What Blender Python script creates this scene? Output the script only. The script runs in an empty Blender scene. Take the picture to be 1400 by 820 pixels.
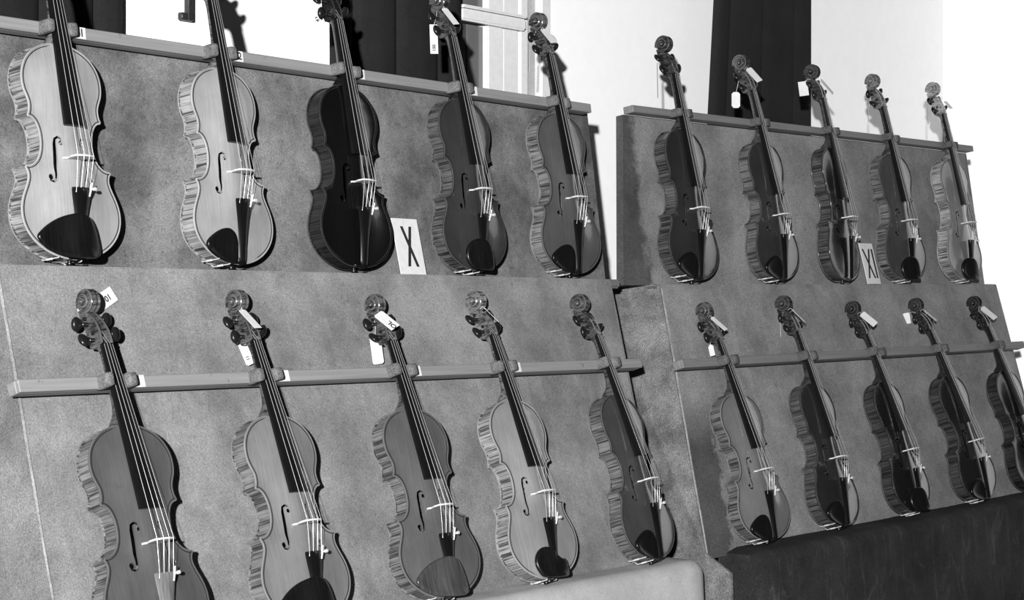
import bpy, bmesh, math, random
from mathutils import Matrix, Vector, noise
random.seed(7)
R = math.radians
C = bpy.context.scene.collection
sc = bpy.context.scene

# ------------------------------------------------------------------ camera, world, light, exposure
YAW = math.atan2(.792, .6105)
CAMZ = 1.40
cam_d = bpy.data.cameras.new('camera'); cam = bpy.data.objects.new('camera', cam_d); C.objects.link(cam)
cam.location = (0, 0, CAMZ); cam.rotation_euler = (R(90), 0, -YAW)
cam_d.sensor_width = 36; cam_d.lens = 2617.4 / 1400 * 36; cam_d.clip_start = .05
sc.camera = cam
w = bpy.data.worlds.new('world'); sc.world = w; w.use_nodes = True
w.node_tree.nodes['Background'].inputs[0].default_value = (.5, .5, .5, 1)
w.node_tree.nodes['Background'].inputs[1].default_value = .03


def cam2w(cx, up, cz):
    c, s = math.cos(YAW), math.sin(YAW)
    return Vector((cx * c + cz * s, -s * cx + c * cz, CAMZ + up))


ld = bpy.data.lights.new('flash_lamp', 'SPOT'); flash = bpy.data.objects.new('flash_lamp', ld); C.objects.link(flash)
flash.location = cam2w(-.27, .40, -1.5)
aim = cam2w(.75, -.05, 4.6)
flash.rotation_euler = (aim - flash.location).to_track_quat('-Z', 'Y').to_euler()
ld.energy = 3000; ld.shadow_soft_size = .045; ld.spot_size = R(62); ld.spot_blend = .9
sc.view_settings.view_transform = 'Standard'; sc.view_settings.look = 'None'
sc.view_settings.exposure = 0; sc.view_settings.gamma = 1; sc.view_settings.use_curve_mapping = False


# ------------------------------------------------------------------ helpers
def link(name, me, mats=None, parent=None, mw=None, smooth=False, ang=None):
    o = bpy.data.objects.new(name, me); C.objects.link(o)
    if mats is not None and not me.materials:
        for m in (mats if isinstance(mats, (list, tuple)) else [mats]): me.materials.append(m)
    if parent: o.parent = parent
    if mw is not None: o.matrix_local = mw
    return o


def tag(o, label=None, cat=None, group=None, kind=None):
    if label: o['label'] = label
    if cat: o['category'] = cat
    if group: o['group'] = group
    if kind: o['kind'] = kind
    return o


def empty(name, mw):
    o = bpy.data.objects.new(name, None); C.objects.link(o); o.empty_display_size = .05; o.matrix_world = mw
    return o


class MB:
    def __init__(s): s.bm = bmesh.new()

    def verts(s, pts): return [s.bm.verts.new(p) for p in pts]

    def box(s, x0, x1, y0, y1, z0, z1):
        v = s.verts([(x, y, z) for z in (z0, z1) for y in (y0, y1) for x in (x0, x1)])
        for f in ((0, 2, 3, 1), (4, 5, 7, 6), (0, 1, 5, 4), (2, 6, 7, 3), (0, 4, 6, 2), (1, 3, 7, 5)):
            s.bm.faces.new([v[i] for i in f])
        return s

    def loft(s, rings, cap=True, closed=True):
        vs = [s.verts(r) for r in rings]
        for a, b in zip(vs, vs[1:]):
            n = len(a)
            for i in range(n if closed else n - 1):
                j = (i + 1) % n
                s.bm.faces.new((a[i], a[j], b[j], b[i]))
        if cap and closed:
            s.bm.faces.new(vs[0][::-1]); s.bm.faces.new(vs[-1])
        return s

    def tube(s, path, r, n=6):
        rings = []
        P = [Vector(p) for p in path]
        up = None
        for i, p in enumerate(P):
            t = (P[min(i + 1, len(P) - 1)] - P[max(i - 1, 0)]).normalized()
            if up is None:
                up = t.orthogonal().normalized()
            up = (up - t * up.dot(t)).normalized()
            b = t.cross(up); rr = r[i] if isinstance(r, (list, tuple)) else r
            rings.append([p + (up * math.cos(a) + b * math.sin(a)) * rr for a in [2 * math.pi * k / n for k in range(n)]])
        return s.loft(rings)

    def prism(s, poly, axis, a, b):
        def p3(u, v, t): return {'x': (t, u, v), 'y': (u, t, v), 'z': (u, v, t)}[axis]
        A = s.verts([p3(u, v, a) for u, v in poly]); B = s.verts([p3(u, v, b) for u, v in poly])
        n = len(A)
        for i in range(n):
            j = (i + 1) % n; s.bm.faces.new((A[i], A[j], B[j], B[i]))
        s.bm.faces.new(A[::-1]); s.bm.faces.new(B)
        return s

    def ellip(s, c, rx, ry, rz, nu=10, nv=6, rot=None):
        m = Matrix.Translation(c) @ (rot or Matrix.Identity(4)) @ Matrix.Diagonal((rx, ry, rz, 1))
        bmesh.ops.create_uvsphere(s.bm, u_segments=nu, v_segments=nv, radius=1, matrix=m)
        return s

    def bevel(s, w, seg=2):
        bmesh.ops.recalc_face_normals(s.bm, faces=s.bm.faces)
        bmesh.ops.bevel(s.bm, geom=list(s.bm.edges), offset=w, segments=seg, affect='EDGES', clamp_overlap=True)
        return s

    def mesh(s, name, smooth=True, ang=40, scale=1.0):
        bmesh.ops.recalc_face_normals(s.bm, faces=s.bm.faces)
        if scale != 1: bmesh.ops.scale(s.bm, vec=(scale,) * 3, verts=s.bm.verts)
        me = bpy.data.meshes.new(name); s.bm.to_mesh(me); s.bm.free()
        if smooth:
            me.shade_smooth()
            me.set_sharp_from_angle(angle=R(ang))
        return me


# ------------------------------------------------------------------ materials
def newmat(name):
    m = bpy.data.materials.new(name); m.use_nodes = True
    nt = m.node_tree; b = nt.nodes['Principled BSDF']
    return m, nt, b


def N(nt, t, **kw):
    n = nt.nodes.new(t)
    for k, v in kw.items(): setattr(n, k, v)
    return n


def mathn(nt, op, a, b=None, clamp=False):
    n = N(nt, 'ShaderNodeMath', operation=op, use_clamp=clamp)
    for i, v in enumerate((a, b)):
        if v is None: continue
        if isinstance(v, (int, float)): n.inputs[i].default_value = v
        else: nt.links.new(v, n.inputs[i])
    return n.outputs[0]


def noise_n(nt, vec, scale, detail=3, rough=.55, dist=0):
    n = N(nt, 'ShaderNodeTexNoise'); n.inputs['Scale'].default_value = scale; n.inputs['Detail'].default_value = detail
    n.inputs['Roughness'].default_value = rough; n.inputs['Distortion'].default_value = dist
    nt.links.new(vec, n.inputs['Vector']); return n.outputs['Fac']


def ramp(nt, fac, a, b, lo, hi):
    n = N(nt, 'ShaderNodeMapRange'); n.clamp = True
    nt.links.new(fac, n.inputs[0])
    for i, v in zip((1, 2, 3, 4), (a, b, lo, hi)): n.inputs[i].default_value = v
    return n.outputs[0]


def mapping(nt, vec, sx, sy, sz):
    n = N(nt, 'ShaderNodeMapping'); n.inputs['Scale'].default_value = (sx, sy, sz); nt.links.new(vec, n.inputs[0]); return n.outputs[0]


def plain(name, g, rough=.5, spec=.5, metal=0, bump=0, bscale=400, var=.25, coat=0):
    m, nt, b = newmat(name)
    tc = N(nt, 'ShaderNodeTexCoord').outputs['Object']
    f = noise_n(nt, tc, bscale * .2, 3)
    v = ramp(nt, f, .3, .7, g * (1 - var), g * (1 + var))
    nt.links.new(v, b.inputs['Base Color'])
    b.inputs['Roughness'].default_value = rough; b.inputs['Specular IOR Level'].default_value = spec
    b.inputs['Metallic'].default_value = metal; b.inputs['Coat Weight'].default_value = coat
    if bump:
        bn = N(nt, 'ShaderNodeBump'); bn.inputs['Strength'].default_value = bump; bn.inputs['Distance'].default_value = .001
        nt.links.new(noise_n(nt, tc, bscale, 2), bn.inputs['Height']); nt.links.new(bn.outputs[0], b.inputs['Normal'])
    return m


def objcol(nt):
    oi = N(nt, 'ShaderNodeObjectInfo'); s = N(nt, 'ShaderNodeSeparateColor'); nt.links.new(oi.outputs['Color'], s.inputs[0])
    return s.outputs[0], oi.outputs['Random']


def offs(nt, vec, rnd, k):
    c = N(nt, 'ShaderNodeCombineXYZ'); r = mathn(nt, 'MULTIPLY', rnd, k)
    for i in range(3): nt.links.new(r, c.inputs[i])
    a = N(nt, 'ShaderNodeVectorMath', operation='ADD'); nt.links.new(vec, a.inputs[0]); nt.links.new(c.outputs[0], a.inputs[1])
    return a.outputs[0]


def varnish_top(name, edge=False):
    m, nt, b = newmat(name)
    g, rnd = objcol(nt); tc = offs(nt, N(nt, 'ShaderNodeTexCoord').outputs['Object'], rnd, 3)
    grain = ramp(nt, noise_n(nt, mapping(nt, tc, 700, 12, 30), 1, 2), .3, .7, .86, 1.1)
    blotch = ramp(nt, noise_n(nt, mapping(nt, tc, 14, 9, 9), 1, 4, .6), .3, .72, .80, 1.16)
    wear = ramp(nt, noise_n(nt, mapping(nt, tc, 90, 40, 60), 1, 4, .7), .62, .78, 1, .82)
    v = mathn(nt, 'MULTIPLY', mathn(nt, 'MULTIPLY', mathn(nt, 'MULTIPLY', g, grain), blotch), wear)
    if edge:
        v = mathn(nt, 'ADD', mathn(nt, 'MULTIPLY', v, 1.2), .03)
    nt.links.new(v, b.inputs['Base Color'])
    b.inputs['Roughness'].default_value = .21 if not edge else .18
    b.inputs['Specular IOR Level'].default_value = .5
    b.inputs['Coat Weight'].default_value = .45; b.inputs['Coat Roughness'].default_value = .06
    return m


def varnish_maple(name, kind):
    m, nt, b = newmat(name)
    g, rnd = objcol(nt)
    T = N(nt, 'ShaderNodeTexCoord')
    if kind == 'rib':
        vec = offs(nt, T.outputs['UV'], rnd, 5)
        wob = noise_n(nt, mapping(nt, vec, 14, 25, 1), 1, 2)
        fl = noise_n(nt, mapping(nt, vec, 300, 9, 1), 1, 3, .6, .6)
        big = noise_n(nt, mapping(nt, vec, 90, 5, 1), 1, 2)
    else:
        vec = offs(nt, T.outputs['Object'], rnd, 5)
        wob = noise_n(nt, vec, 25, 2)
        fl = noise_n(nt, mapping(nt, vec, 25, 240, 60), 1, 3, .6, .6)
        big = noise_n(nt, mapping(nt, vec, 15, 60, 30), 1, 2)
    f = mathn(nt, 'ADD', mathn(nt, 'MULTIPLY', fl, .65), mathn(nt, 'MULTIPLY', big, .35))
    v = mathn(nt, 'MULTIPLY', g, ramp(nt, f, .42, .56, .22, 1.6))
    v = mathn(nt, 'MULTIPLY', v, ramp(nt, wob, .3, .7, .8, 1.15))
    nt.links.new(v, b.inputs['Base Color'])
    b.inputs['Roughness'].default_value = .3; b.inputs['Coat Weight'].default_value = .35; b.inputs['Coat Roughness'].default_value = .12
    return m


def ebony(name):
    m, nt, b = newmat(name)
    g, rnd = objcol(nt); tc = N(nt, 'ShaderNodeTexCoord').outputs['Object']
    v = mathn(nt, 'MULTIPLY', g, ramp(nt, noise_n(nt, mapping(nt, tc, 300, 20, 60), 1, 2), .3, .7, .7, 1.3))
    nt.links.new(v, b.inputs['Base Color']); b.inputs['Roughness'].default_value = .30
    b.inputs['Specular IOR Level'].default_value = .28
    return m


def cloth(name, g, stain=.35, sc_=1.0, speck=.25, rough=.95, sheen=.0, crease=0, streak=0, edge_band=None):
    m, nt, b = newmat(name)
    tc = N(nt, 'ShaderNodeTexCoord').outputs['Object']
    big = ramp(nt, noise_n(nt, tc, 6 * sc_, 6, .66), .36, .64, 1 - stain, 1 + stain * .7)
    mid = ramp(nt, noise_n(nt, tc, 70 * sc_, 6, .8), .54, .70, 1, 1 - stain * .9)
    fine = ramp(nt, noise_n(nt, tc, 380, 3, .8), .36, .64, 1 - speck, 1 + speck)
    v = mathn(nt, 'MULTIPLY', mathn(nt, 'MULTIPLY', big, mid), fine)
    if crease:
        r_ = noise_n(nt, mapping(nt, tc, 3, 3, 1.2), 2.2, 3, .5, 1.2)
        d = mathn(nt, 'ABSOLUTE', mathn(nt, 'SUBTRACT', r_, .5))
        v = mathn(nt, 'MULTIPLY', v, ramp(nt, d, 0, .012, 1 + crease, 1))
    if streak:
        s_ = noise_n(nt, mapping(nt, tc, 40, 10, 3), 1, 4, .65)
        v = mathn(nt, 'MULTIPLY', v, ramp(nt, s_, .55, .75, 1, 1 + streak))
    if edge_band:        # darker band along the left edge: (offset, width, slope with height, height below which it shows)
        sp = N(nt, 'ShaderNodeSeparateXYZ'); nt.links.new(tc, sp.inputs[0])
        q = mathn(nt, 'SUBTRACT', sp.outputs[0], mathn(nt, 'MULTIPLY', sp.outputs[2], edge_band[2]))
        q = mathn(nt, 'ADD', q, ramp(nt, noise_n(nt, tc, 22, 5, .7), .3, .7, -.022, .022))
        band = ramp(nt, q, edge_band[0] + edge_band[1] * .6, edge_band[0] + edge_band[1], .65, 0)
        band = mathn(nt, 'MULTIPLY', band, ramp(nt, sp.outputs[2], edge_band[3], edge_band[3] + .12, 1, 0))
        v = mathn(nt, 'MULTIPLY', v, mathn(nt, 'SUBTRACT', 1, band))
    v = mathn(nt, 'MULTIPLY', v, g)
    nt.links.new(v, b.inputs['Base Color']); b.inputs['Roughness'].default_value = rough
    b.inputs['Specular IOR Level'].default_value = .15; b.inputs['Sheen Weight'].default_value = sheen
    bn = N(nt, 'ShaderNodeBump'); bn.inputs['Strength'].default_value = .5; bn.inputs['Distance'].default_value = .001
    nt.links.new(noise_n(nt, tc, 330, 3, .7), bn.inputs['Height']); nt.links.new(bn.outputs[0], b.inputs['Normal'])
    return m


def wood(name, g):
    m, nt, b = newmat(name)
    tc = N(nt, 'ShaderNodeTexCoord').outputs['Object']
    v = mathn(nt, 'MULTIPLY', ramp(nt, noise_n(nt, mapping(nt, tc, 5, 160, 160), 1, 3), .3, .7, .85, 1.12), g)
    v = mathn(nt, 'MULTIPLY', v, ramp(nt, noise_n(nt, tc, 60, 4), .66, .74, 1, .6))
    nt.links.new(v, b.inputs['Base Color']); b.inputs['Roughness'].default_value = .7
    return m


M = dict(
    top=varnish_top('varnished spruce'), edge=varnish_top('worn plate edge', True), rib=varnish_maple('flamed maple ribs', 'rib'),
    maple=varnish_maple('flamed maple', 'obj'), ebony=ebony('black ebony'), purf=plain('dark purfling', .012, .5),
    bone=plain('pale maple bridge', .42, .55, var=.1), metal=plain('bright steel', .62, .2, metal=.35, var=.05),
    string=plain('steel string', .55, .35, metal=.6, var=.05),
    dark_in=plain('dark interior', .03, .9),
    paper=plain('white paper', .50, .8, spec=.2, var=.06), ink=plain('black ink', .01, .7), thread=plain('white thread', .5, .8),
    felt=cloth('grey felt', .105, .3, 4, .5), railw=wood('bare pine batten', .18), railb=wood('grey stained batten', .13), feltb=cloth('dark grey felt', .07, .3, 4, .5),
    panelA=cloth('grey stage cloth', .122, .50, 1, .34, streak=.15), panelAl=cloth('grey drape cloth', .165, .32, 1, .30, streak=.15),
    sideA=cloth('worn grey side cloth', .15, .3, 1.4, .4),
    stepA=cloth('pale step cloth', .34, .16, 1, .12), panelB=cloth('grey felt cloth', .165, .30, 1, .40, streak=.12, edge_band=(-.16, .066, .0, 1)), panelBl=cloth('grey felt drape', .165, .30, 1, .40, streak=.12, edge_band=(-.036, .042, .125, -.38)),
    sideB=cloth('speckled grey side cloth', .13, .4, 2.2, .55), velvet=cloth('dark velvet', .020, .40, 1, .4, crease=.7, streak=.6),
    seam=cloth('pale hem', .21, .3, 3, .3),
    wall=plain('white plaster', .84, .9, spec=.2, var=.015, bump=.15, bscale=150), curt=cloth('black curtain cloth', .012, .2, 1, .2),
    floorm=wood('floor boards', .16), white=plain('white gloss paint', .60, .35, var=.05),
    pane=plain('dull glass', .11, .15, var=.2, bscale=20), pane_dark=plain('dark dull glass', .055, .15, var=.2, bscale=20), grey_paint=plain('greyish paint', .36, .4, var=.1), black=plain('black iron', .015, .5),
)

# ------------------------------------------------------------------ stand frames (calibrated from the picture)
MM = .001


def frame(o_cam, xa, up, out):
    """4x4 in world: columns x (along the rail), y (away), z (up)."""
    def d(v): return cam2w(v[0], -v[1], v[2]) - Vector((0, 0, CAMZ))
    x = d(xa).normalized(); z = d(up); z = (z - x * z.dot(x)).normalized(); y = z.cross(x)
    p = cam2w(o_cam[0] * MM, -o_cam[1] * MM, o_cam[2] * MM)
    m = Matrix((x, y, z)).transposed().to_4x4(); m.translation = p
    return m


KV, KM = 1.008, .985
FA = frame((-728.9, -64.3, 3040.0), (.6105, .0056, .792), (.0033, -1, .0046), None)
FB = frame((425.6 * KV, -45.9 * KV, 4451.3 * KV), (.6417, -.0068, .7669), (-.0067, -1, -.0032), None)


def inB(o):   # a camera-space point (mm) in stand B's own frame
    return FB.inverted() @ cam2w(o[0] * MM, -o[1] * MM, o[2] * MM)


ROW = {
    'U': dict(F=FA, o=Vector((0, 0, 0)), lean=R(7.757), k=1.0),
    'L': dict(F=FA, o=Vector((-.0504, -.2555, -.5931)), lean=R(18.007), k=1.0),
    'V': dict(F=FB, o=Vector((0, 0, 0)), lean=R(8.223), k=KV),
    'M': dict(F=FB, o=inB((571.6 * KM, 554.8 * KM, 4384.6 * KM)), lean=R(16.148), k=KM),
}


def leanm(row):
    """row plane in its stand: x along, y up the violin, z out towards the viewer."""
    r = ROW[row]; l = r['lean']
    m = Matrix(((1, 0, 0), (0, math.sin(l), -math.cos(l)), (0, math.cos(l), math.sin(l)))).to_4x4()
    m.translation = r['o']
    return m


def vmat(row, t, phi, psi, ls):
    r = ROW[row]
    return r['F'] @ leanm(row) @ Matrix.Translation((t * MM * r['k'], 0, 0)) @ Matrix.Rotation(phi, 4, 'Z') @ Matrix.Rotation(psi, 4, 'Y') @ Matrix.Scale(r['k'] * math.exp(ls), 4)


# ------------------------------------------------------------------ the room
def wallY(x): return 2.85 - .02 * (x - 2.0)


floor = MB().box(-6, 10, -5, 3.1, -.05, 0).mesh('floor', False)
tag(link('floor', floor, M['floorm']), 'wooden floor below the stands', 'floor', kind='structure')
# back wall with a window opening x 3.30..3.66, z 1.0..2.6
m = MB()
WX0, WX1, WZ0, WZ1, XC = 3.405, 3.80, 1.05, 2.75, 5.96


def wallbox(mb, x0, x1, z0, z1, t=.2):
    v = mb.verts([(x, wallY(x) + dy, z) for z in (z0, z1) for dy in (0, t) for x in (x0, x1)])
    for f in ((0, 2, 3, 1), (4, 5, 7, 6), (0, 1, 5, 4), (2, 6, 7, 3), (0, 4, 6, 2), (1, 3, 7, 5)):
        mb.bm.faces.new([v[i] for i in f])


wallbox(m, -1, WX0, 0, 3.2); wallbox(m, WX1, XC, 0, 3.2); wallbox(m, WX0, WX1, 0, WZ0); wallbox(m, WX0, WX1, WZ1, 3.2)
tag(link('wall_back', m.mesh('wall_back', False), M['wall']), 'white plaster wall behind the stands', 'wall', kind='structure')
yc = wallY(XC)
m = MB().prism([(XC, yc), (XC + .06, 1.5), (XC + .26, 1.5), (XC + .2, yc + .2)], 'z', 0, 3.2)
tag(link('wall_right', m.mesh('wall_right', False), M['wall']), 'white side wall coming forward at the right edge', 'wall', kind='structure')

# window: frame, casement stiles, transom, panes
WIN = Matrix.Translation((WX0, wallY(WX0), 0)) @ Matrix.Rotation(-math.atan(.02), 4, 'Z')
win = empty('window_1', WIN @ Matrix.Translation((0, 0, WZ0))); tag(win, 'white painted window between the curtain and the wall', 'window', kind='structure')
LW = WX1 - WX0; H = WZ1 - WZ0; ZT = 2.073 - WZ0


def wpart(name, boxes, mat, bev=.003):
    mb = MB()
    for b_ in boxes: mb.box(*b_)
    if bev: mb.bevel(bev)
    return link(name, mb.mesh(name, True, 30), mat, win)


wpart('window_frame', [(LW - .036, LW, -.006, .05, 0, H)], M['white']); wpart('window_frame', [(0, .044, -.004, .05, 0, H)], M['white'])
wpart('window_frame', [(LW - .076, LW - .038, .012, .05, 0, H)], M['grey_paint'])
wpart('stile', [(.164, .222, .004, .04, 0, H)], M['white']); wpart('stile', [(.225, .283, .007, .04, 0, H)], M['white'])
wpart('stile', [(.286, LW - .079, .002, .04, 0, H)], M['white'])
wpart('transom', [(.045, .286, -.016, .0015, ZT - .022, ZT + .006)], M['white'], .004)
wpart('transom_lip', [(.045, .286, -.022, .0015, ZT + .007, ZT + .014)], M['white'], .003)
wpart('pane', [(.045, .104, .022, .026, 0, ZT - .023)], M['pane_dark'], 0); wpart('pane', [(.106, .163, .020, .024, 0, ZT - .023)], M['pane'], 0)
wpart('pane', [(.045, .163, .021, .025, ZT + .02, H)], M['pane'], 0)
wpart('sill', [(0, LW, -.03, .09, -.03, -.001)], M['white'])


def curtain(name, xa, xb, za, zb, label, slant=0, folds=4, gap=.035):
    """pleated hanging cloth with thickness, standing just clear of the wall"""
    n = folds * 10; fr = []; bk = []
    zs = [za, (za + zb) / 2, zb]; mb = MB(); rings = []
    for k, z in enumerate(zs):
        f_, b_ = [], []
        for i in range(n + 1):
            u = i / n; x = xa + (xb - xa) * u + slant * (1 - u) * k / 2
            s_ = abs(((u * folds) % 1) - .5) * 2
            d = gap + .022 * (s_ ** .35) * (1 if 0 < u < 1 else .4)
            f_.append((x, wallY(x) - d - .004, z)); b_.append((x, wallY(x) - d + .004 - .0, z))
        rings.append(f_ + b_[::-1])
    mb.loft(rings)
    return tag(link(name, mb.mesh(name, True, 60), M['curt']), label, 'curtain', 'black curtains on the wall')


curtain('curtain', 1.3, 2.417, .15, 2.9, 'black curtain behind the leftmost upper violin', folds=9)
curtain('curtain', 2.985, 3.403, .15, 2.9, 'black curtain beside the white window', folds=3)
curtain('curtain', 4.288, 4.996, .15, 2.9, 'black curtain behind the right-hand stand, on bare white wall', slant=.26, folds=3)
# black L shaped hook on the wall
hk = MB(); hx = 2.613; hy = wallY(hx)
hk.box(-.008, .008, -.022, -.008, -.040, .16); hk.box(-.025, -.0081, -.022, -.008, -.040, -.025); hk.box(-.006, .006, -.0079, 0, .02, .06)
hk.bevel(.002, 1)
tag(link('wall_hook', hk.mesh('wall_hook'), M['black'], None, Matrix.Translation((hx, hy - .001, 1.992))), 'black L-shaped metal hook on the white wall left of the second violin', 'hook')

# ------------------------------------------------------------------ stands
FELT_T = {}


def rows_x(row): return [v['t'] * MM * ROW[row]['k'] for v in VIOL if v['n'][0] == row]


# name, t, phi, psi, log scale, plate tone, rib tone, chin rest, options
VIOL = []
SPEC = '''U1 47.3 -0.004 0.038 -0.001 0.25 0.15 big
U2 406.5 -0.008 0.072 -0.008 0.25 0.15 side
U3 725.1 -0.029 0.025 -0.009 0.003 0.01 none
U4 1085.8 0.001 0.020 0.008 0.026 0.05 round
U5 1420.6 -0.007 -0.034 0.005 0.06 0.095 side
L1 64.1 -0.025 0.004 -0.004 0.065 0.085 none
L2 389.5 -0.027 0.013 0.000 0.135 0.085 big
L3 733.4 -0.041 -0.054 -0.009 0.075 0.085 big
L4 1044.2 -0.032 -0.012 0.007 0.19 0.14 double
L5 1409.7 -0.016 0.078 0.001 0.04 0.07 side
V1 10.5 -0.055 0.030 0.013 0.018 0.04 side
V2 380.7 0.020 0.028 -0.016 0.022 0.06 side
V3 702.7 -0.026 0.138 -0.005 0.008 0.036 none
V4 1036.5 0.004 -0.055 -0.002 0.04 0.075 round
V5 1386.0 -0.011 -0.004 0.008 0.12 0.16 round
M1 46.9 0.001 -0.026 -0.010 0.11 0.07 side
M2 374.7 -0.060 0.053 0.017 0.015 0.042 side
M3 753.4 0.017 0.045 -0.014 0.006 0.022 round
M4 1138.8 0.079 -0.013 -0.000 0.009 0.024 side
M5 1482.2 0.051 0.010 0.005 0.005 0.014 none'''
for ln in SPEC.splitlines():
    q = ln.split(); VIOL.append(dict(n=q[0], t=float(q[1]), phi=float(q[2]), psi=float(q[3]), ls=float(q[4]), top=float(q[5]), rib=float(q[6]), chin=q[7]))


def to_stand(row, x, yv, zv):
    return leanm(row) @ Vector((x, yv, zv))


def sheet(row, xl0, xl1, xr0, xr1, y0, y1, zf, th, name, mat, parent, wob=.0025, seed=0, nx=60, ny=24):
    """cloth covered board parallel to a row: edges xl (bottom, top) and xr, face at zf, thickness th; face gently uneven"""
    mb = MB(); g = []
    for side in (0, 1):
        rows_ = []
        for j in range(ny + 1):
            v = j / ny; y = y0 + (y1 - y0) * v; a_ = xl0 + (xl1 - xl0) * v; b_ = xr0 + (xr1 - xr0) * v
            rr = []
            for i in range(nx + 1):
                u = i / nx; x = a_ + (b_ - a_) * u
                e = min(1, 8 * min(u * 3, (1 - u) * 3, v, 1 - v))
                dz = wob * e * noise.noise(Vector((x * 6 + seed, y * 9, seed))) * (1 - side)
                rr.append(mb.bm.verts.new(to_stand(row, x, y, zf + dz - th * side)))
            rows_.append(rr)
        g.append(rows_)
    for side in (0, 1):
        for j in range(ny):
            for i in range(nx):
                r_ = g[side]; mb.bm.faces.new((r_[j][i], r_[j][i + 1], r_[j + 1][i + 1], r_[j + 1][i]))
    F_, B_ = g
    for j in range(ny):
        for i in (0, nx): mb.bm.faces.new((F_[j][i], F_[j + 1][i], B_[j + 1][i], B_[j][i]))
    for i in range(nx):
        for j in (0, ny): mb.bm.faces.new((F_[j][i], F_[j][i + 1], B_[j][i + 1], B_[j][i]))
    return link(name, mb.mesh(name, True, 50), mat, parent)


def soft_box(x0, x1, y0, y1, z0, z1, bev, seed=0):
    mb = MB().box(x0, x1, y0, y1, z0, z1)
    bmesh.ops.subdivide_edges(mb.bm, edges=list(mb.bm.edges), cuts=3, use_grid_fill=True)
    c = Vector(((x0 + x1) / 2, (y0 + y1) / 2, (z0 + z1) / 2)); h = Vector(((x1 - x0) / 2, (y1 - y0) / 2, (z1 - z0) / 2))
    for v in mb.bm.verts:
        d = v.co - c; q = Vector([max(-h[i] + bev, min(h[i] - bev, d[i])) for i in range(3)])
        e = d - q
        if e.length > 1e-6: d = q + e.normalized() * bev
        v.co = c + d + Vector((noise.noise(v.co * 90 + Vector((seed, 0, 0))), noise.noise(v.co * 90 + Vector((0, seed, 0))), noise.noise(v.co * 90 + Vector((0, 0, seed + 5))))) * .0012
    return mb


def text_mesh(txt, size, name='digits'):
    cu = bpy.data.curves.new(name, 'FONT'); cu.body = txt; cu.size = size; cu.align_x = 'CENTER'; cu.align_y = 'CENTER'; cu.extrude = .0001; cu.offset = .0004
    o = bpy.data.objects.new(name, cu); C.objects.link(o)
    dg = bpy.context.evaluated_depsgraph_get(); me = bpy.data.meshes.new_from_object(o.evaluated_get(dg))
    bpy.data.objects.remove(o); bpy.data.curves.remove(cu); me.name = name
    return me


def rail(stand, row, x0, x1, y0, y1, nums, zf=-.008, lift=0):
    """batten with padded notches; numbers on small white cards"""
    xs = rows_x(row); L = leanm(row)
    mb = MB(); mb.box(x0, x1, y0, y1, -.036, -.0165)
    cuts = [x0] + [c for x in xs for c in (x - .017, x + .017)] + [x1]
    phis = [v['phi'] for v in VIOL if v['n'][0] == row]
    ym = (y0 + y1) / 2
    cuts = [x0] + [c for x, p in zip(xs, phis) for c in (x - p * ym - .018, x - p * ym + .018)] + [x1]
    for a_, b_ in zip(cuts[::2], cuts[1::2]): mb.box(a_, b_, y0, y1, -.0165, zf)
    mb.bevel(.0012, 1)
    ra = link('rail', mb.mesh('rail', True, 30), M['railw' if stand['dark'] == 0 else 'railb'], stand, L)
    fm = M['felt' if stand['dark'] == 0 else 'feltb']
    h = .0015
    for k, (x, p) in enumerate(zip(xs, phis)):
        xx = x - p * ym; sd = k * 3.1 + x
        j = (random.random() - .5) * .003
        link('felt_pad', soft_box(xx - .031 + j, xx - .0175, y0 - h + j, y1 + h + j, -.018, .019 + j, .0045, sd).mesh('felt_pad', True, 70), fm, ra)
        link('felt_pad', soft_box(xx + .0175, xx + .038 + j, y0 - h - j, y1 + h - j, -.018, .010 + j, .0045, sd + 9).mesh('felt_pad', True, 70), fm, ra)
        if nums and nums[k]:
            cx = xx + .053
            lab = link('number_card', MB().box(cx - .017, cx + .011, y0 + .0005, y1 - .0002, zf + .0001, zf + .0006).mesh('number_card', False), M['paper'], ra)
            if nums[k].strip(): tm = text_mesh(nums[k], .019); d = link('digits', tm, M['ink'], lab, Matrix.Translation((cx + .003, ym, zf + .0008)))
    return ra


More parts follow.
